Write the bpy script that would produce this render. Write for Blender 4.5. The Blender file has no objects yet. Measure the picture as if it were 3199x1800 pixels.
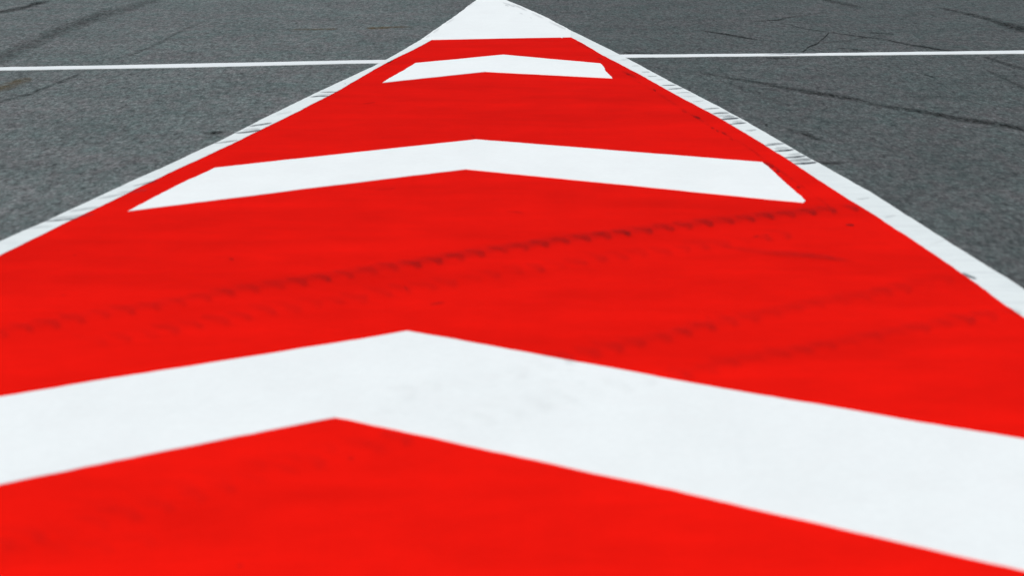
import bpy, math, random
import numpy as np
from mathutils import Vector, noise

random.seed(7)
scene = bpy.context.scene
col = scene.collection

# ------------------------------------------------------------------ camera
# A short telephoto view over a painted gore on a race track, camera 2 m up.
CAM_H = 2.0
PITCH = math.atan(1450.0 / 5826.0)          # looking down
LENS = 36.0 * 5826.0 / 3199.0
cam_d = bpy.data.cameras.new('camera')
cam = bpy.data.objects.new('camera', cam_d)
col.objects.link(cam)
cam.location = (0, 0, CAM_H)
cam.rotation_euler = (math.pi / 2 - PITCH, 0, 0)
cam_d.lens = LENS
cam_d.sensor_width = 36.0
cam_d.clip_start = 0.05
cam_d.clip_end = 6000
cam_d.dof.use_dof = True
cam_d.dof.focus_distance = 18.0
cam_d.dof.aperture_fstop = 2.5
cam_d.dof.aperture_blades = 0
scene.camera = cam

# Survey of the markings: measured photo coordinates are turned once into
# positions on the flat ground (single-view ground-plane survey).
_c, _s = math.cos(PITCH), math.sin(PITCH)
_vs = (577.0 / 1800.0) / (1024.0 / 3199.0)

def G(px, py, z=0.0):
    u = (px - 1599.5) / 5826.0
    v = (py - 900.0) * _vs / 5826.0
    dy = _c - v * _s
    dz = -_s - v * _c
    t = (z - CAM_H) / dz
    return Vector((u * t, dy * t, z))

# ------------------------------------------------------------------ helpers
def tag(o, label=None, cat=None, group=None, kind=None):
    if label: o['label'] = label
    if cat: o['category'] = cat
    if group: o['group'] = group
    if kind: o['kind'] = kind
    return o

def link_mesh(name, verts, faces, mat, parent=None, dens=None):
    """verts in world space; the origin goes to the middle of the mesh."""
    c = Vector((0, 0, 0))
    for v in verts: c += Vector(v)
    c /= len(verts)
    c.z = 0.0
    me = bpy.data.meshes.new(name)
    me.from_pydata([tuple(Vector(v) - c) for v in verts], [], faces)
    if dens is not None:
        a = me.attributes.new('rubber_amount', 'FLOAT', 'POINT')
        a.data.foreach_set('value', [float(d) for d in dens])
    me.materials.append(mat)
    me.update()
    o = bpy.data.objects.new(name, me)
    col.objects.link(o)
    o.location = c
    if parent is not None:
        o.parent = parent
        o.location = c - parent.location
    return o

def catmull(pts, n=10):
    out = []
    P = [Vector((p[0], p[1])) for p in pts]
    for i in range(len(P) - 1):
        p0 = P[max(i - 1, 0)]; p1 = P[i]; p2 = P[i + 1]; p3 = P[min(i + 2, len(P) - 1)]
        if i == 0: p0 = p1 * 2 - p2
        if i + 2 > len(P) - 1: p3 = p2 * 2 - p1
        for k in range(n):
            t = k / n
            out.append(0.5 * ((2 * p1) + (p2 - p0) * t + (2 * p0 - 5 * p1 + 4 * p2 - p3) * t * t
                              + (3 * p1 - p0 - 3 * p2 + p3) * t ** 3))
    out.append(P[-1])
    return out

def ground_line(pts, z=0.0, step=0.04, rough=0.004, seed=0.0):
    """photo polyline -> ground polyline, resampled, with the slight raggedness of paint."""
    W = [G(p[0], p[1], z) for p in pts]
    return ragged(W, step, rough, seed)

def ragged(W, step=0.04, rough=0.004, seed=0.0):
    out = []
    for a, b in zip(W[:-1], W[1:]):
        L = (b - a).length
        n = max(1, int(L / step))
        for k in range(n):
            out.append(a.lerp(b, k / n))
    out.append(W[-1].copy())
    res = []
    for i, p in enumerate(out):
        t = (out[min(i + 1, len(out) - 1)] - out[max(i - 1, 0)])
        t.z = 0
        if t.length < 1e-9 or i in (0, len(out) - 1):
            res.append(p); continue
        t.normalize()
        nrm = Vector((-t.y, t.x, 0))
        q = Vector((p.x * 3.1 + seed, p.y * 3.1, seed * 1.7))
        d = noise.noise(q) * 1.2 + noise.noise(q * 5.3) * 0.7 + noise.noise(q * 13.0) * 0.5
        res.append(p + nrm * d * rough)
    return res

def sheet(name, loop, mat, parent=None, base=0.0):
    """a coat of paint: a flat outline with a thin edge down to what it lies on."""
    n = len(loop)
    area = sum(loop[i].x * loop[(i + 1) % n].y - loop[(i + 1) % n].x * loop[i].y for i in range(n))
    if area < 0: loop = loop[::-1]
    verts = [v.copy() for v in loop] + [Vector((v.x, v.y, base)) for v in loop]
    faces = [tuple(range(n))]
    for i in range(n):
        j = (i + 1) % n
        faces.append((i, n + i, n + j, j))
    return link_mesh(name, verts, faces, mat, parent)

PROF = [(-1, 0.0), (-0.62, 0.55), (-0.25, 0.95), (0.1, 1.0), (0.45, 0.75), (0.75, 0.35), (1, 0.0)]

class Marks:
    """collects soft rubber deposits (ribbons with a density per vertex)."""
    def __init__(self, z): self.z = z; self.v = []; self.f = []; self.d = []
    def ribbon(self, pts, hw, dens, taper=0.18, smooth=6):
        """pts photo points, hw half width (a number, or one per point), dens likewise."""
        n = len(pts)
        hw = [hw] * n if not isinstance(hw, (list, tuple)) else hw
        dens = [dens] * n if not isinstance(dens, (list, tuple)) else dens
        C = catmull(pts, smooth)
        m = len(C)
        base = len(self.v)
        for i, p in enumerate(C):
            s = i / (m - 1)
            k = min(int(s * (n - 1)), n - 2); t = s * (n - 1) - k
            h = hw[k] * (1 - t) + hw[k + 1] * t
            d = dens[k] * (1 - t) + dens[k + 1] * t
            e = 1.0
            if taper > 0:
                e = max(0.0, min(1.0, s / taper, (1 - s) / taper))
                e = e * e * (3 - 2 * e)
            a = C[max(i - 1, 0)]; b = C[min(i + 1, m - 1)]
            tg = (b - a); tg.normalize()
            nr = Vector((-tg.y, tg.x))
            hh = h * (0.35 + 0.65 * e)
            for (o, w) in PROF:
                q = p + nr * o * hh
                self.v.append(G(q.x, q.y, self.z))
                self.d.append(d * w * e)
        P = len(PROF)
        for i in range(m - 1):
            for k in range(P - 1):
                a = base + i * P + k
                self.f.append((a, a + 1, a + P + 1, a + P))
    def lug(self, x, y, s, dens, vary=1.0):
        """one tread-block print: a thin streak that runs into a dark blob."""
        r = random.random()
        if vary > .5:
            if r < 0.12: dens *= 0.4
            elif r > 0.90: dens *= 1.35
        j = lambda q: q * (1 + vary * random.uniform(-.3, .3))
        s = s * (1 + vary * random.uniform(-.12, .18))
        x += vary * random.uniform(-4, 4) * s; y += vary * random.uniform(-2, 2) * s
        pts = [(x - j(72) * s, y - j(18) * s), (x - j(44) * s, y - j(12) * s),
               (x - j(18) * s, y - j(8) * s), (x - 3 * s, y - 1 * s), (x + j(17) * s, y + j(6) * s)]
        self.ribbon(pts, [6 * s, j(9) * s, 12 * s, j(14) * s, 9 * s],
                    [0.22 * dens, 0.45 * dens, 0.62 * dens, 0.9 * dens, 0.45 * dens], taper=0.2, smooth=4)
    def blob(self, x, y, rx, ry, dens):
        self.ribbon([(x - rx, y), (x - rx * .3, y - ry * .1), (x + rx * .3, y + ry * .1), (x + rx, y)],
                    ry, dens, taper=0.45, smooth=4)
    def build(self, name, mat, parent=None):
        return link_mesh(name, self.v, self.f, mat, parent, self.d)

# ------------------------------------------------------------------ materials
def new_mat(name):
    m = bpy.data.materials.new(name); m.use_nodes = True
    nt = m.node_tree; nt.nodes.clear()
    return m, nt

def N(nt, t, **kw):
    n = nt.nodes.new(t)
    for k, v in kw.items():
        if k in ('inputs',):
            for a, b in v.items(): n.inputs[a].default_value = b
        else: setattr(n, k, v)
    return n

def L(nt, a, b): nt.links.new(a, b)

def noise_tex(nt, vec, scale, detail=3, rough=0.55, dist=0.0):
    n = N(nt, 'ShaderNodeTexNoise')
    n.inputs['Scale'].default_value = scale; n.inputs['Detail'].default_value = detail
    n.inputs['Roughness'].default_value = rough; n.inputs['Distortion'].default_value = dist
    L(nt, vec, n.inputs['Vector'])
    return n.outputs['Fac']

def mapr(nt, val, a, b, c, d, smooth=False):
    n = N(nt, 'ShaderNodeMapRange')
    if smooth: n.interpolation_type = 'SMOOTHSTEP'
    n.inputs['From Min'].default_value = a; n.inputs['From Max'].default_value = b
    n.inputs['To Min'].default_value = c; n.inputs['To Max'].default_value = d
    L(nt, val, n.inputs['Value'])
    return n.outputs['Result']

def math_n(nt, op, a, b=None, clamp=False):
    n = N(nt, 'ShaderNodeMath', operation=op); n.use_clamp = clamp
    for i, x in enumerate((a, b)):
        if x is None: continue
        if isinstance(x, (int, float)): n.inputs[i].default_value = x
        else: L(nt, x, n.inputs[i])
    return n.outputs[0]

def mixc(nt, fac, a, b, blend='MIX'):
    n = N(nt, 'ShaderNodeMix', data_type='RGBA', blend_type=blend)
    def put(x, s):
        if isinstance(x, (tuple, list)): s.default_value = (*x, 1.0)
        else: L(nt, x, s)
    if isinstance(fac, (int, float)): n.inputs[0].default_value = fac
    else: L(nt, fac, n.inputs[0])
    put(a, n.inputs[6]); put(b, n.inputs[7])
    return n.outputs[2]

def scale_c(nt, colr, val):
    n = N(nt, 'ShaderNodeVectorMath', operation='SCALE')
    if isinstance(colr, (tuple, list)): n.inputs[0].default_value = colr
    else: L(nt, colr, n.inputs[0])
    L(nt, val, n.inputs['Scale'])
    return n.outputs[0]

def pos(nt):
    return N(nt, 'ShaderNodeNewGeometry').outputs['Position']

def finish(nt, colr, rough=0.9, spec=0.1, bump=None, strength=0.3, dist=0.004):
    b = N(nt, 'ShaderNodeBsdfPrincipled')
    if isinstance(colr, (tuple, list)): b.inputs['Base Color'].default_value = (*colr, 1)
    else: L(nt, colr, b.inputs['Base Color'])
    b.inputs['Roughness'].default_value = rough
    b.inputs['Specular IOR Level'].default_value = spec
    if bump is not None:
        bn = N(nt, 'ShaderNodeBump'); bn.inputs['Strength'].default_value = strength
        bn.inputs['Distance'].default_value = dist
        L(nt, bump, bn.inputs['Height']); L(nt, bn.outputs[0], b.inputs['Normal'])
    o = N(nt, 'ShaderNodeOutputMaterial')
    L(nt, b.outputs[0], o.inputs[0])
    return b

def stretched(nt, p, sx, sy, rot=0.0):
    mp = N(nt, 'ShaderNodeMapping'); mp.inputs['Scale'].default_value = (sx, sy, 1)
    mp.inputs['Rotation'].default_value = (0, 0, rot)
    L(nt, p, mp.inputs['Vector'])
    return mp.outputs[0]

def asphalt_mat():
    m, nt = new_mat('asphalt')
    p = pos(nt)
    roll = stretched(nt, p, 1.0, 0.42, 0.06)      # rolled in along the track
    grit = noise_tex(nt, roll, 54, 2, 0.65)
    vor = N(nt, 'ShaderNodeTexVoronoi'); vor.inputs['Scale'].default_value = 30
    L(nt, roll, vor.inputs['Vector'])
    pits = noise_tex(nt, roll, 27, 3, 0.6, 0.3)
    clump = noise_tex(nt, roll, 15, 3, 0.65)
    patch = noise_tex(nt, p, 1.3, 5, 0.62)
    wide = noise_tex(nt, p, 0.22, 3, 0.5)
    hue = noise_tex(nt, roll, 9.0, 5, 0.65)
    hue2 = noise_tex(nt, p, 1.0, 4, 0.6)
    sep = N(nt, 'ShaderNodeSeparateXYZ'); L(nt, p, sep.inputs[0])
    # greenish stone against warmer stone
    hh = math_n(nt, 'ADD', math_n(nt, 'MULTIPLY', hue, 0.6), math_n(nt, 'MULTIPLY', hue2, 0.4))
    base = mixc(nt, mapr(nt, hh, 0.38, 0.62, 0, 1), (0.089, 0.115, 0.110), (0.112, 0.114, 0.113))
    # rubbered-in lane on the right side of the gore is darker
    lane = mapr(nt, math_n(nt, 'ADD', sep.outputs['X'], math_n(nt, 'MULTIPLY', wide, 2.0)), -1.2, 2.6, 1.17, 0.82, True)
    g = mapr(nt, grit, 0.25, 0.75, 0.36, 1.64)
    v = mapr(nt, vor.outputs['Distance'], 0.0, 0.75, 1.25, 0.78)
    c = mapr(nt, clump, 0.28, 0.72, 0.75, 1.25)
    k = mapr(nt, pits, 0.54, 0.68, 1.0, 0.45, True)
    pt = mapr(nt, patch, 0.25, 0.75, 0.84, 1.16)
    f = math_n(nt, 'MULTIPLY', math_n(nt, 'MULTIPLY', g, v), math_n(nt, 'MULTIPLY', c, pt))
    f = math_n(nt, 'MULTIPLY', math_n(nt, 'MULTIPLY', f, k), math_n(nt, 'MULTIPLY', lane, 1.0))
    bh = math_n(nt, 'ADD', grit, math_n(nt, 'MULTIPLY', pits, -0.7))
    finish(nt, scale_c(nt, base, f), 0.85, 0.12, bh, 0.45, 0.008)
    return m

def white_mat(name, colr, dirt=(0.60, 0.62, 0.62), amount=0.10, streak=0.10):
    m, nt = new_mat(name)
    p = pos(nt)
    a = noise_tex(nt, p, 5.0, 5, 0.6)
    b = noise_tex(nt, p, 34, 4, 0.65)
    mp = N(nt, 'ShaderNodeMapping'); mp.inputs['Scale'].default_value = (1.2, 16, 1)
    mp.inputs['Rotation'].default_value = (0, 0, 0.12)
    L(nt, p, mp.inputs['Vector'])
    s = noise_tex(nt, mp.outputs[0], 1.0, 4, 0.6)
    f = math_n(nt, 'MULTIPLY', mapr(nt, a, 0.48, 0.75, 0, 1), mapr(nt, b, 0.35, 0.7, 0.2, 1.0))
    f = math_n(nt, 'MULTIPLY', f, amount * 3)
    f = math_n(nt, 'ADD', f, math_n(nt, 'MULTIPLY', mapr(nt, s, 0.52, 0.75, 0, 1), streak * 2.2), clamp=True)
    c = mixc(nt, f, colr, dirt)
    tone = noise_tex(nt, stretched(nt, p, 1.0, 0.5, 0.3), 2.2, 4, 0.6)
    c = mixc(nt, mapr(nt, tone, 0.40, 0.62, 0.0, 0.55), c, scale_c(nt, c, mapr(nt, tone, 0.0, 1.0, 0.94, 0.95)))
    fine = mapr(nt, b, 0.3, 0.7, 0.975, 1.02)
    grain = noise_tex(nt, p, 60, 3, 0.6)
    finish(nt, scale_c(nt, c, fine), 0.85, 0.08, grain, 0.06, 0.004)
    return m

def red_mat():
    m, nt = new_mat('red_paint')
    p = pos(nt)
    mp = N(nt, 'ShaderNodeMapping'); mp.inputs['Scale'].default_value = (0.55, 1.9, 1)
    mp.inputs['Rotation'].default_value = (0, 0, 0.10)
    L(nt, p, mp.inputs['Vector'])
    a = noise_tex(nt, mp.outputs[0], 1.0, 5, 0.6, 0.4)
    b = noise_tex(nt, p, 3.2, 5, 0.6)
    d = noise_tex(nt, p, 26, 4, 0.6)
    sep = N(nt, 'ShaderNodeSeparateXYZ'); L(nt, p, sep.inputs[0])
    f = math_n(nt, 'MULTIPLY', mapr(nt, a, 0.33, 0.68, 1.06, 0.91), mapr(nt, b, 0.3, 0.7, 1.05, 0.94))
    f = math_n(nt, 'MULTIPLY', f, mapr(nt, d, 0.3, 0.7, 1.015, 0.985))
    # near-to-far shading painted into the red: brighter near, darker towards the tip
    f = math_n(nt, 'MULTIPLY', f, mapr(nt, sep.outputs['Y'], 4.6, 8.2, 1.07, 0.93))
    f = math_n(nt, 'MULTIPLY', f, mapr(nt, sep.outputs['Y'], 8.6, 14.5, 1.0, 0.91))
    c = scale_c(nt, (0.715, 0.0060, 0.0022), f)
    # tiny dark pits
    v = N(nt, 'ShaderNodeTexVoronoi'); v.inputs['Scale'].default_value = 2.6
    v.inputs['Randomness'].default_value = 1.0
    L(nt, p, v.inputs['Vector'])
    pit = mapr(nt, v.outputs['Distance'], 0.012, 0.035, 0.45, 0.0)
    c = mixc(nt, pit, c, (0.25, 0.008, 0.008))
    grain = noise_tex(nt, p, 55, 3, 0.6)
    finish(nt, c, 0.9, 0.02, grain, 0.05, 0.004)
    return m

def rubber_mat(name, scale, lo, hi, colr=(0.018, 0.018, 0.02), coarse=5.0, cl=0.65, ch=1.25):
    """soft rubber deposit: density per vertex, broken up by the texture beneath."""
    m, nt = new_mat(name)
    p = pos(nt)
    at = N(nt, 'ShaderNodeAttribute', attribute_name='rubber_amount')
    a = mapr(nt, noise_tex(nt, stretched(nt, p, 1.0, 0.4, 0.06), scale, 4, 0.65), 0.32, 0.68, lo, hi)
    b = mapr(nt, noise_tex(nt, p, coarse, 3, 0.55), 0.3, 0.7, cl, ch)
    al = math_n(nt, 'MULTIPLY', math_n(nt, 'MULTIPLY', a, b), at.outputs['Fac'], clamp=True)
    d = N(nt, 'ShaderNodeBsdfDiffuse'); d.inputs['Color'].default_value = (*colr, 1)
    t = N(nt, 'ShaderNodeBsdfTransparent')
    mx = N(nt, 'ShaderNodeMixShader')
    L(nt, al, mx.inputs[0]); L(nt, t.outputs[0], mx.inputs[1]); L(nt, d.outputs[0], mx.inputs[2])
    o = N(nt, 'ShaderNodeOutputMaterial'); L(nt, mx.outputs[0], o.inputs[0])
    return m

M_ASPH = asphalt_mat()
M_WHITE = white_mat('fresh_white_paint', (0.738, 0.782, 0.768), (0.66, 0.655, 0.64), 0.07, 0.03)
M_EDGE = white_mat('weathered_white_paint', (0.665, 0.722, 0.708), (0.46, 0.50, 0.51), 0.16, 0.16)
M_LINE = white_mat('line_white_paint', (0.68, 0.725, 0.725), (0.52, 0.55, 0.56), 0.10, 0.06)
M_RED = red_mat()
M_RUB_P = rubber_mat('rubber_on_paint', 22, 0.55, 1.15)
M_RUB_B = rubber_mat('rubber_on_border', 26, 0.6, 1.3, (0.05, 0.058, 0.075), 9.0, 0.7, 1.3)
M_RUB_A = rubber_mat('rubber_on_asphalt', 30, 0.05, 1.02, (0.018, 0.02, 0.02), 4.0, 0.55, 1.25)
M_CRACK = rubber_mat('crack_shadow', 26, 0.2, 0.95, (0.012, 0.013, 0.013))
M_STAIN = rubber_mat('oil_stain', 20, 0.3, 1.2, (0.11, 0.085, 0.045))

# ------------------------------------------------------------------ ground
def ground():
    R = 1500.0
    o = link_mesh('asphalt_ground', [(-R, -R, 0), (R, -R, 0), (R, R, 0), (-R, R, 0)], [(0, 1, 2, 3)], M_ASPH)
    tag(o, kind='structure', label='grey racetrack asphalt on both sides of the red painted wedge')
    return o
asphalt = ground()

Z_RED, Z_EDGE, Z_LINE, Z_CHEV = 0.004, 0.006, 0.004, 0.008

# photo survey of the edges
LO = [(-1200, 1301), (-500, 982), (0, 755), (141, 691), (295, 620), (428, 559), (672, 447), (787, 388),
      (975, 296), (1100, 238), (1203, 188), (1317, 122), (1428, 45), (1488, 0), (1523, -26)]
LI = [(-1200, 1390), (-500, 1045), (0, 798), (231, 684), (368, 619), (471, 567), (702, 460), (813, 406),
      (941, 343), (1060, 281), (1188, 207), (1299, 151), (1355, 124)]
RI = [(1783, 116), (1881, 171), (1984, 225), (2100, 289), (2257, 374), (2420, 472), (2484, 513),
      (2582, 578), (2647, 620), (2732, 671), (2989, 842), (3199, 993), (3600, 1281), (4200, 1712)]
RO = [(1523, -26), (1582, 0), (1693, 48), (1783, 95), (1937, 171), (2035, 223), (2100, 258), (2215, 317),
      (2326, 377), (2471, 460), (2552, 507), (2685, 581), (2749, 619), (2976, 764), (3199, 903),
      (3600, 1155), (4200, 1532)]
TOPRED = [(1355, 124), (1430, 122.6), (1552, 120), (1660, 118), (1752, 116.6), (1756, 118.6), (1760, 116.4), (1783, 116)]

def extend(W, at_end, to_y=-4.0):
    """carry a border straight on, past the bottom of the picture, to beside and behind the camera."""
    W = list(W)
    a, b = (W[-2], W[-1]) if at_end else (W[1], W[0])
    d = (b - a)
    t = (to_y - b.y) / d.y
    q = b + d * t
    q.z = b.z
    if at_end: W.append(q)
    else: W.insert(0, q)
    return W

def surveyed(pts, z, ext=None, smooth=True, seed=0, rough=0.0045):
    C = catmull(pts, 5) if smooth else [Vector(p) for p in pts]
    W = [G(p.x, p.y, z) for p in C]
    if ext == 'start': W = extend(W, False)
    if ext == 'end': W = extend(W, True)
    return ragged(W, 0.05, rough, seed)

# red wedge (runs a little way under its white borders)
red_loop = (surveyed([(x - 6, y - 3) for x, y in LI], Z_RED, 'start', True, 1)
            + surveyed([(x, y - 5) for x, y in TOPRED], Z_RED, None, False, 2)[1:-1]
            + surveyed([(x + 6, y - 3) for x, y in RI], Z_RED, 'end', True, 3))
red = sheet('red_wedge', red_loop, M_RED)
tag(red, 'large bright red painted wedge filling the middle of the asphalt', 'road marking')

# borders: from behind the camera up to the white tip
def border(name, outer, inner, ext, seed, label):
    o = surveyed(outer, Z_EDGE, ext, True, seed)
    i = surveyed(inner, Z_EDGE, ext, True, seed + 4)
    ob = sheet(name, o + i[::-1], M_EDGE)
    return tag(ob, label, 'edge line', 'white borders of the red wedge')

left_edge = border('edge_line', LO[:12] + [(1380, 79)], LI[:-1] + [(1355, 122), (1376, 112)], 'start', 11,
                   'white border stripe along the left side of the red wedge, running to the lower left')
right_edge = border('edge_line', [(1735, 70)] + RO[3:], [(1738, 117.5), (1783, 116)] + RI[1:], 'end', 21,
                    'white border stripe along the right of the red wedge, densely crossed by dark scuffs')

# white tip
tip_loop = (surveyed(LO[11:], Z_EDGE + .001, None, True, 31, 0.006)
            + surveyed(RO[:4], Z_EDGE + .001, None, True, 33, 0.006)[1:]
            + surveyed([(1783, 116)] + [(x, y) for x, y in TOPRED[::-1]][1:] + [(1317, 122)], Z_EDGE + .001, None, False, 35, 0.003)[:-1])
tip = sheet('white_tip', tip_loop, M_WHITE)
tag(tip, 'solid white painted tip at the far pointed end of the red wedge', 'road marking')

# thin line across the track, in two pieces
def cross_line(top, bot, label, seed):
    a = surveyed(top, Z_LINE, None, False, seed, 0.008)
    b = surveyed(bot, Z_LINE, None, False, seed + 3, 0.008)
    o = sheet('cross_line', a + b[::-1], M_LINE)
    return tag(o, label, 'painted line', 'thin white line across the track')

line_l = cross_line([(-1500, 236), (0, 210), (428, 202.5), (1100, 188.5), (1230, 186.5)],
                    [(-1500, 248), (0, 219.5), (556, 210.6), (1100, 198), (1215, 196.8)],
                    'thin white line on the asphalt left of the red wedge', 41)
line_r = cross_line([(1910, 170.8), (1937, 170.5), (2100, 170), (2655, 164.8), (3199, 157.5), (4600, 139)],
                    [(1922, 180.5), (1945, 180), (2100, 177.8), (2655, 172.3), (3199, 167), (4600, 151)],
                    'thin white line on the asphalt right of the red wedge', 47)
# chevrons
def chevron(outer, right_end, inner, left_end, label, seed):
    loop = []
    for k, seg in enumerate((outer, right_end, inner, left_end)):
        loop += surveyed(seg, Z_CHEV, None, False, seed + k, 0.006)[:-1]
    o = sheet('chevron', loop, M_WHITE)
    return tag(o, label, 'chevron', 'white chevrons painted on the red wedge')

chevron([(1299, 196.5), (1430, 184.5), (1573, 170.5), (1720, 184), (1875, 198)],
        [(1875, 198), (1889, 212), (1891, 219), (1913, 244)],
        [(1913, 244), (1518, 223.5), (1195, 258)],
        [(1195, 258), (1245, 228.5), (1299, 196.5)],
        'smallest white chevron, farthest away, just below the white tip', 61)
chevron([(672, 524), (1000, 488), (1100, 477), (1486, 435.5), (2100, 484), (2381, 506.5)],
        [(2381, 506.5), (2400, 521), (2446, 564), (2471, 586), (2503, 612), (2515, 627), (2510, 632)],
        [(2510, 632), (2100, 591), (1458, 527.5), (1000, 583), (400, 659)],
        [(400, 659), (556, 577.5), (672, 524)],
        'middle white chevron with both wing ends visible inside the red wedge', 71)
chevron([(-1110, 1418), (0, 1240), (257, 1197), (1000, 1079.5), (1271, 1033.5), (1428, 1061), (2099, 1185), (2582, 1268), (2792, 1304), (3199, 1372.5), (3759, 1467)],
        [(3759, 1467), (4616, 2110)],
        [(4616, 2110), (3199, 1781), (2625, 1648), (2100, 1528), (1766, 1455), (1535, 1406), (1351, 1365), (1049, 1302), (749, 1360), (364, 1437), (0, 1511.5), (-2163, 1945)],
        [(-2163, 1945), (-1110, 1418)],
        'largest white chevron, nearest the camera, wings running out of view on both sides', 81)

# ------------------------------------------------------------------ tyre tracks on the paint
ZT = 0.0095
MAIN = [(-62, 1061), (17, 1046), (98, 1029), (180, 1017), (257, 1001), (338, 985), (415, 975), (496, 961), (577, 949), (654, 934),
        (727, 919), (804, 907), (883, 894), (954, 884), (1026, 873), (1098, 862), (1171, 850), (1240, 839), (1308, 829),
        (1376, 817), (1445, 806), (1509, 796), (1578, 785), (1646, 775), (1710, 766), (1774, 756), (1839, 748), (1903, 740),
        (1965, 731), (2031, 724), (2097, 716), (2158, 709), (2223, 701), (2288, 694), (2351, 687), (2415, 680), (2480, 674),
        (2543, 666), (2607, 660), (2675, 654)]
def pers(y): return (y + 550) / 1290.0

mk = Marks(ZT)
for x, y in MAIN:
    d = 0.17 + 0.22 * min(1, max(0, (x - 500) / 1300.0)) + random.uniform(-.05, .05)
    if 1940 < x < 1990: d += 0.15
    if x > 2600: d -= .08
    mk.lug(x, y, pers(y) * .95, d, .35)
mk.ribbon([(x - 25, y - 9 * pers(y)) for x, y in MAIN], 17, [0.05 + 0.08 * min(1, max(0, (x - 300) / 1400.)) for x, y in MAIN], taper=.04, smooth=2)
tag(mk.build('tyre_track', M_RUB_P),
    'darkest tread print crossing the red between the middle and the largest chevron', 'tyre track', 'tyre tracks on the red paint')

def walk(pts, step):
    """evenly spaced lugs along a measured track"""
    out = []; acc = 0.0
    for (x0, y0), (x1, y1) in zip(pts[:-1], pts[1:]):
        Lg = math.hypot(x1 - x0, y1 - y0); t = acc
        while t < Lg:
            out.append((x0 + (x1 - x0) * t / Lg, y0 + (y1 - y0) * t / Lg))
            t += step * pers(y0)
        acc = t - Lg
    return out

mk = Marks(ZT + .0003)
SEC = [(x + 70, y + 62 * pers(y)) for x, y in MAIN[4:36]]
for x, y in walk(SEC, 62):
    w = noise.noise(Vector((x * .004, 3.3, 0)))
    mk.lug(x, y + random.uniform(-3, 3), pers(y) * 1.05, max(0.03, 0.11 + 0.10 * w + random.uniform(-.03, .03)))
tag(mk.build('tyre_track', M_RUB_P), 'faint tread print running just below the darkest tyre track', 'tyre track', 'tyre tracks on the red paint')

ROWA = [(2975, 880), (2903, 892), (2839, 905), (2775, 918), (2706, 932), (2638, 942), (2514, 966), (2445, 980), (2386, 993), (2317, 1006),
        (2244, 1020), (2176, 1036), (2116, 1052), (2048, 1066), (1980, 1083), (1903, 1099), (1840, 1114), (1780, 1127)]
mk = Marks(ZT + .0006)
for x, y in walk(ROWA, 60):
    mk.lug(x, y, pers(y), 0.11 + 0.06 * (x < 2250) + random.uniform(-.04, .05))
mk.ribbon([(x - 20, y - 12) for x, y in ROWA], 20, 0.06, taper=.1, smooth=3)
tag(mk.build('tyre_track', M_RUB_P), 'upper of two faint tread prints right of centre above the largest chevron', 'tyre track', 'tyre tracks on the red paint')

ROWB = [(3180, 980), (3113, 991), (3040, 1004), (2960, 1019), (2895, 1032), (2818, 1045), (2741, 1058), (2668, 1073), (2587, 1088), (2514, 1101),
        (2433, 1115), (2351, 1131), (2270, 1148), (2189, 1165), (2105, 1184)]
mk = Marks(ZT + .0009)
for x, y in walk(ROWB, 60):
    mk.lug(x, y, pers(y), 0.09 + 0.09 * (x > 3000) + random.uniform(-.04, .05))
mk.ribbon([(x - 20, y - 12) for x, y in ROWB], 20, 0.06, taper=.1, smooth=3)
tag(mk.build('tyre_track', M_RUB_P), 'lower of two faint tread prints right of centre, ending at the largest chevron', 'tyre track', 'tyre tracks on the red paint')

# the same pair of tracks carried on over the nearest chevron, very faint on the white
mk = Marks(ZT + .0012)
for x, y in walk([(2040, 1196), (1900, 1228), (1796, 1253), (1710, 1272), (1630, 1294), (1466, 1332), (1380, 1350)], 62):
    mk.lug(x, y, pers(y) * 1.2, random.uniform(.035, .08))
for x, y in walk([(1720, 1150), (1600, 1182), (1480, 1198), (1350, 1216), (1200, 1240)], 66):
    mk.lug(x, y, pers(y) * 1.2, random.uniform(.02, .06))
for _ in range(26):
    x = random.uniform(1130, 1850); y = 1225 + (1500 - x) * 0.12 + random.uniform(-45, 60)
    mk.blob(x, y, random.uniform(14, 45), random.uniform(6, 14), random.uniform(.02, .05))
tag(mk.build('tyre_track', rubber_mat('rubber_on_white', 18, 0.3, 0.95, (0.20, 0.18, 0.16))),
    'pale brownish tread smudges on the white apex of the largest chevron', 'tyre track', 'tyre tracks on the white chevron')

ROWC = [(1370, 1372), (1291, 1378), (1210, 1398), (1120, 1422), (1026, 1445), (940, 1468), (850, 1495), (753, 1522), (650, 1552), (556, 1579),
        (450, 1608), (342, 1640), (210, 1668), (73, 1690), (-60, 1720)]
mk = Marks(ZT + .0015)
for x, y in walk(ROWC, 62):
    if x > 1320: continue
    d = 0.065 + random.uniform(-.025, .03) + (0.14 if x > 1230 else 0) + (0.03 if x < 120 else 0)
    mk.lug(x, y, pers(y), d)
for x, y in walk([(1150, 1385), (1000, 1412), (760, 1480), (500, 1560), (300, 1600)], 75):
    mk.lug(x, y, pers(y) * 1.1, random.uniform(.02, .06))
for x, y in walk([(480, 1690), (393, 1712), (240, 1716), (95, 1708), (40, 1705)], 80):
    mk.lug(x, y, pers(y), random.uniform(.03, .08))
tag(mk.build('tyre_track', M_RUB_P), 'faint tread print on the red below the largest chevron, at the lower left', 'tyre track', 'tyre tracks on the red paint')

# sweeping smear on the right part of the red
mk = Marks(ZT + .0018)
mk.ribbon([(2240, 768), (2330, 780), (2441, 792), (2527, 798), (2610, 808), (2700, 824)], [6, 9, 13, 13, 10, 7], [.05, .12, .16, .17, .19, .10])
tag(mk.build('rubber_smear', M_RUB_P), 'soft dark smear on the red beside the right white border, below the main tyre track', 'rubber smear')

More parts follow.
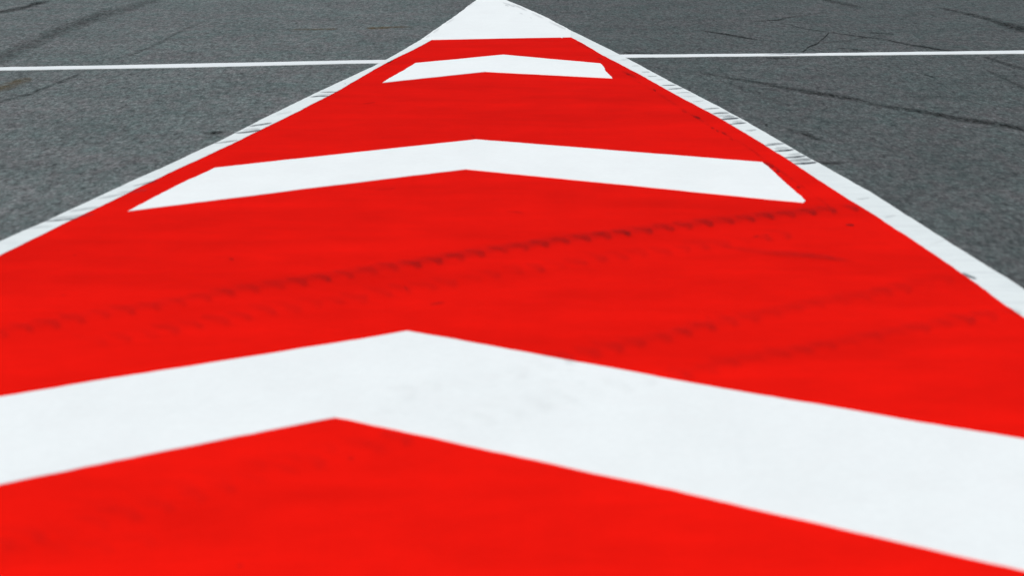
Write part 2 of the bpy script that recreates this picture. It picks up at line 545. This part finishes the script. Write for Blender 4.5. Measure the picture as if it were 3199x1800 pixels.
# specks and scuffs that belong to the red coat
def scuff(parent, z, x0, y0, x1, y1, hw, d, mat, name='scuff_mark', taper=.14):
    m = Marks(z)
    xm, ym = (x0 + x1) / 2, (y0 + y1) / 2
    m.ribbon([(x0, y0), (xm, ym + random.uniform(-1.5, 1.5)), (x1, y1)], [hw * .7, hw, hw * .8], [d * .7, d, d * .9], taper=taper, smooth=5)
    return m.build(name, mat, parent)

zr = 0.0055
for (x0, y0, x1, y1, hw, d) in [
        (2164, 363, 2190, 372, 5, .5), (2128, 345, 2146, 352, 4, .2), (2220, 398, 2232, 404, 4, .35), (2236, 406, 2246, 411, 4, .4),
        (2252, 412, 2270, 422, 5, .25), (2278, 432, 2292, 440, 4, .2), (2040, 278, 2050, 284, 4, .5), (2384, 506, 2420, 524, 8, .4),
        (2424, 530, 2436, 537, 6, .5), (2487, 584, 2500, 588, 5, .45), (1865, 183, 1885, 188, 3, .35), (1955, 231, 1968, 235, 3, .4),
        (1940, 222, 1990, 244, 6, .2), (1800, 133, 1850, 156, 5, .18), (2640, 702, 2670, 704, 5, .45), (715, 810, 732, 812, 5, .3),
        (1340, 952, 1392, 945, 5, .28), (1262, 892, 1274, 908, 4, .3), (1580, 660, 1640, 667, 4, .15), (1170, 593, 1240, 588, 4, .16),
        (1470, 422, 1484, 428, 4, .25), (1130, 325, 1175, 319, 3, .2), (2350, 742, 2372, 738, 5, .2)]:
    scuff(red, zr, x0, y0, x1, y1, hw, d, M_RUB_P)

m_ = Marks(zr)
m_.ribbon([(1960, 238), (2040, 282), (2130, 340), (2230, 400), (2320, 450), (2420, 522), (2530, 600), (2640, 682)], 5, [.05, .12, .16, .16, .12, .2, .12, .05], taper=.05)
m_.build('scuff_mark', rubber_mat('old_rim_dirt', 18, -.2, 1.3, coarse=3.0, cl=0.0, ch=1.5), red)
# rubber scuffs across the two white borders
def S(ox, oy, k, x0, y0, x1, y1): return (ox + k * x0, oy + k * y0, ox + k * x1, oy + k * y1)
ze = 0.0068
R = lambda *a: S(2050, 200, 0.2347, *a)
for seg, hw, d in [(R(-20, 214, 110, 205), 2.5, .22), (R(60, 284, 280, 278), 3, .5), (R(140, 338, 370, 324), 3.2, .5), (R(250, 388, 480, 383), 2.2, .3),
                   (R(330, 430, 540, 430), 4, .10), (R(470, 497, 640, 488), 3, .2), (R(620, 602, 850, 588), 3.2, .5), (R(735, 662, 980, 653), 4.5, .5),
                   (R(800, 690, 1020, 680), 6, .22), (R(850, 738, 1110, 718), 4.5, .85), (R(880, 712, 1050, 700), 5, .35), (R(960, 804, 1210, 783), 4, .62),
                   (R(1000, 775, 1160, 765), 6, .2), (R(1180, 886, 1340, 874), 5, .2), (R(1430, 1088, 1720, 1058), 5, .5), (R(1450, 1060, 1660, 1050), 4, .2),
                   (R(1560, 1160, 1850, 1138), 5, .75), (R(1560, 1128, 1780, 1120), 6, .25), (R(1690, 1249, 2000, 1222), 5, .75), (R(1740, 1215, 1930, 1195), 6, .2),
                   (R(1750, 1285, 2080, 1268), 9, .42), (R(1820, 1328, 2150, 1308), 5.5, .85), (R(-200, 110, -80, 108), 2.5, .3), (R(-330, 30, -220, 28), 2.2, .25),
                   (R(-120, 160, 20, 158), 2.2, .35), (R(-480, -55, -360, -58), 2, .2),
                   ((2672, 622, 2720, 617), 4, .25), ((2760, 680, 2800, 672), 5, .12), ((2900, 765, 2960, 748), 6, .08),
                   ((3004, 852, 3052, 872), 6.5, .8), ((2420, 458, 2468, 462), 3, .12)]:
    scuff(right_edge, ze, *seg, hw * .85, d, M_RUB_B)
Q = lambda *a: S(500, 150, 0.276, *a)
for seg, hw, d in [(Q(1800, 503, 2030, 496), 2.6, .5), (Q(1690, 556, 1930, 543), 3.2, .75), (Q(1760, 530, 1960, 520), 3, .18), (Q(990, 890, 1270, 850), 4, .5),
                   (Q(1120, 868, 1280, 845), 4, .3), (Q(840, 966, 1160, 924), 4.5, .7), (Q(930, 930, 1140, 915), 5, .18), (Q(590, 1082, 900, 1040), 4, .42),
                   (Q(150, 1180, 420, 1160), 6, .08), (Q(-320, 1565, -10, 1495), 5, .3), (Q(-500, 1640, -130, 1600), 8, .18), (Q(1300, 760, 1500, 720), 5, .10),
                   ((120, 693, 252, 682), 5, .45), ((150, 684, 300, 668), 8, .2), ((210, 662, 310, 645), 6, .2), ((300, 622, 395, 604), 6, .18),
                   ((60, 718, 170, 706), 6, .12), (Q(2080, 410, 2110, 408), 3, .2)]:
    scuff(left_edge, ze, *seg, hw * .85, d, M_RUB_B)
# ragged, older paint along the rim of the tip
zt = 0.0078
for seg, hw, d in [((1392, 76, 1420, 58), 4, .12), ((1352, 104, 1374, 88), 5, .12), ((1460, 24, 1482, 8), 3, .1), ((1568, 8, 1610, 22), 4, .2), ((1596, 12, 1650, 36), 4, .18),
                   ((1660, 40, 1700, 58), 4, .14), ((1712, 66, 1770, 92), 5, .14), ((1576, 16, 1590, 20), 2.5, .3), ((1622, 41, 1634, 45), 2.5, .16), ((1654, 54, 1662, 57), 2.2, .18), ((1330, 118, 1344, 110), 4, .1)]:
    scuff(tip, zt, *seg, hw * .85, d, M_RUB_B)
for seg, hw, d in [((2390, 166, 2475, 164.5), 2.0, .6), ((2440, 170, 2560, 166), 2.0, .45), ((2380, 171, 2500, 170), 2.0, .3)]:
    scuff(line_r, 0.0048, *seg, hw * .85, d, M_RUB_B)

# ------------------------------------------------------------------ skid marks on the asphalt
zs = 0.0012
def skid(pts, hw, d, label, mat=None, name='skid_mark', cat='skid mark', group='dark skid marks on the asphalt', taper=.12):
    global zs
    m = Marks(zs); zs += 0.00006
    m.ribbon(pts, hw, d, taper=taper, smooth=6)
    return tag(m.build(name, mat or M_RUB_A), label, cat, group)

skid([(2125, 214), (2240, 237), (2381, 261), (2475, 279), (2561, 293), (2659, 308), (2741, 327), (2869, 347), (2997, 371), (3134, 391), (3240, 412), (3400, 446)],
     [4, 5, 6.5, 7.5, 8, 7.5, 7, 8, 9, 10, 10, 9], [.2, .45, .75, .7, .95, .8, .55, .85, .95, 1.0, .9, .8],
     'longest dark skid mark, slanting down to the right edge below the thin white line', taper=.06)
skid([(2900, 16), (2960, 30), (3019, 43), (3083, 58), (3134, 75), (3199, 92), (3330, 126)], [4, 5, 6, 7, 10, 14, 15], [.3, .5, .7, .8, .95, 1.0, .9],
     'dark broad skid mark leaving the view at the upper right corner')
skid([(2540, -12), (2590, 2), (2655, 16), (2700, 26)], [5, 7, 7, 5], [.4, .6, .5, .3], 'soft dark skid mark at the top edge right of the white tip')
skid([(2170, 93), (2227, 101), (2275, 109), (2319, 116.5), (2370, 124), (2460, 133)], [2, 2.6, 3.2, 3.4, 2.4, 2], [.3, .9, 1.2, 1.2, .35, .3],
     'short sharp black streak right of the white tip')
skid([(2330, 69), (2390, 65), (2433, 62), (2452, 57), (2490, 51), (2550, 43), (2620, 30)], [2, 2.6, 3.6, 3, 2.5, 2.4, 2], [.35, .6, 1.0, .6, .4, .35, .2],
     'thin hooked streak high on the right, above the cracked asphalt')
skid([(2700, 102), (2740, 103.5), (2775, 106), (2795, 109)], [2.2, 3, 2.6, 2], [.5, 1.0, .9, .5], 'tiny black dash between the crack and the upper right skid mark')
skid([(2610, 151), (2650, 153), (2680, 156), (2710, 161)], [2.2, 2.8, 3, 2], [.5, .8, .9, .4], 'short dash touching the thin white line from above on the right')
skid([(2884, 234), (2900, 236), (2920, 242)], [2.4, 3, 2.6], [.7, 1.1, .9], 'tiny lone dash on the right asphalt below the thin white line')
skid([(3060, 172), (3104, 188), (3150, 202), (3199, 216), (3280, 236)], [4, 5, 6, 6, 5], [.3, .6, .65, .6, .4], 'upper of two faint skids at the right edge under the thin white line')
skid([(3070, 214), (3113, 234), (3160, 256), (3199, 276), (3270, 312)], [4, 6, 7, 7, 5], [.2, .45, .5, .55, .4], 'lower of two faint skids at the right edge under the thin white line')
skid([(2440, 398), (2471, 408), (2500, 415), (2527, 423), (2550, 433), (2590, 446)], [4, 6, 6, 8, 7, 5], [.3, .7, .7, .95, .7, .4], 'short dark smudge close to the right white border')
skid([(2388, 386), (2394, 392), (2400, 397)], [5, 7, 5], [.9, 1.2, .8], 'small black spot beside the right white border', name='rubber_spot', cat='rubber spot', group=None, taper=.35)
skid([(2540, 508), (2580, 510), (2620, 509), (2660, 507)], [4, 6, 5, 4], [.7, .8, .5, .3], 'blurry streak coming off the right white border near its densest scuffs')
skid([(2400, 181.5), (2430, 183), (2470, 182)], [2.5, 3.5, 2.5], [.5, .8, .4], 'small dark patch just under the scuffed stretch of the thin white line')
skid([(1940, 164), (1990, 165.5), (2060, 165)], [2, 2.5, 2], [.8, .9, .3], 'black dash where the thin white line meets the right border')
skid([(2545, 136), (2640, 128), (2700, 118), (2790, 112)], 4, .25, 'very faint pale grey skid running up to the right behind the crack')
skid([(2240, 250), (2360, 290), (2450, 330)], 9, .22, 'wide faint shadowy skid between the right border and the longest skid mark')
skid([(2800, 300), (2950, 305), (3199, 300)], 8, .2, 'wide faint level skid above the longest skid mark at the right')
# crack with branches
mk = Marks(zs + .0003)
mk.ribbon([(2500, 164), (2514, 158), (2523, 149), (2538, 142), (2553, 137), (2562, 128), (2574, 119), (2584, 109), (2591, 101)],
          [2.2, 2.4, 2.6, 3, 3, 2.6, 2.6, 2.6, 2.2], [.7, 1, 1, 1.1, .8, .7, 1, 1, .9], taper=.06)
mk.ribbon([(2591, 101), (2620, 105), (2647, 109), (2698, 116), (2766, 124), (2826, 137), (2890, 147), (2955, 158), (2990, 160)],
          [2, 2, 2.4, 2.8, 2.5, 3, 3.8, 3.4, 2.4], [.5, .6, .6, .7, .6, .85, .9, .8, .5], taper=.06)
mk.ribbon([(2591, 101), (2550, 95), (2500, 87), (2467, 77), (2430, 70)], [2, 2.2, 2.4, 2, 2], [.6, .5, .55, .5, .3], taper=.1)
tag(mk.build('pavement_crack', M_CRACK), 'thin branching crack in the right asphalt just above the thin white line', 'crack')

# left asphalt
skid([(-120, 66), (0, 38), (64, 26), (100, 15), (130, 8), (165, 2)], [7, 7, 7, 8, 7, 5], [.8, .85, .8, 1.0, .9, .4], 'dark skid mark at the upper left corner')
skid([(-120, 226), (0, 182), (43, 160), (107, 134), (171, 101), (240, 77), (300, 51), (370, 34), (428, 18), (470, 4), (560, -24)],
     [22, 24, 24, 22, 22, 20, 18, 16, 14, 12, 10], [.3, .42, .45, .45, .45, .5, .5, .4, .35, .35, .3], 'widest soft dark band slanting across the left asphalt above the thin white line', taper=.06)
skid([(-60, 340), (0, 318), (86, 295), (141, 274), (214, 246), (262, 226)], [6, 7, 6, 6, 5, 4], [.3, .45, .55, .55, .6, .5], 'thin dark skid on the left asphalt ending just under the thin white line')
skid([(380, 184), (428, 164), (470, 148), (510, 128), (560, 100), (700, 40)], [4, 5, 5, 5, 5, 4], [.3, .4, .35, .4, .3, .2], 'thin faint skid on the left asphalt rising from just above the thin white line')
skid([(625, 414), (650, 415), (670, 415), (690, 413), (705, 412)], [5, 6, 7, 6, 4], [.4, .8, 1.0, 1.0, .4], 'short black smudge close to the left white border')
skid([(900, 93), (960, 92), (1010, 92), (1060, 90)], 3, [.3, .5, .7, .4], 'faint brownish dash left of the white tip', M_STAIN, 'oil_stain', 'stain', 'brown stains on the asphalt')
skid([(1140, 88), (1165, 88), (1200, 87), (1240, 85), (1300, 84)], [2.5, 4.5, 4.5, 3, 2.5], [.6, .95, .8, .6, .3], 'yellow brown stain on the asphalt just left of the white tip', M_STAIN, 'oil_stain', 'stain', 'brown stains on the asphalt')
skid([(-40, 285), (20, 270), (60, 256), (110, 246)], [10, 16, 14, 9], [.5, .6, .55, .3], 'dull brown stain at the left edge under the thin white line', M_STAIN, 'oil_stain', 'stain', 'brown stains on the asphalt')

# ------------------------------------------------------------------ light
SUN_EL, SUN_ROT = math.radians(52), math.radians(215)
w = bpy.data.worlds.new('World'); scene.world = w; w.use_nodes = True
nt = w.node_tree; nt.nodes.clear()
sky = nt.nodes.new('ShaderNodeTexSky'); sky.sky_type = 'NISHITA'; sky.sun_disc = False
sky.sun_elevation = SUN_EL; sky.sun_rotation = SUN_ROT
sky.air_density = 1.0; sky.dust_density = 2.0; sky.ozone_density = 1.0
bg = nt.nodes.new('ShaderNodeBackground'); bg.inputs['Strength'].default_value = 0.10
ow = nt.nodes.new('ShaderNodeOutputWorld')
nt.links.new(sky.outputs[0], bg.inputs[0]); nt.links.new(bg.outputs[0], ow.inputs[0])
sd = bpy.data.lights.new('sun', 'SUN'); sd.energy = 3.4; sd.angle = math.radians(0.5); sd.color = (1.0, 0.96, 0.90)
sun = bpy.data.objects.new('sun', sd); col.objects.link(sun)
to_sun = Vector((math.sin(SUN_ROT) * math.cos(SUN_EL), math.cos(SUN_ROT) * math.cos(SUN_EL), math.sin(SUN_EL)))
sun.rotation_euler = to_sun.to_track_quat('Z', 'Y').to_euler()
sun.location = to_sun * 60

scene.view_settings.view_transform = 'Standard'
scene.view_settings.look = 'None'
scene.view_settings.exposure = 0
scene.view_settings.gamma = 1
scene.cycles.transparent_max_bounces = 16
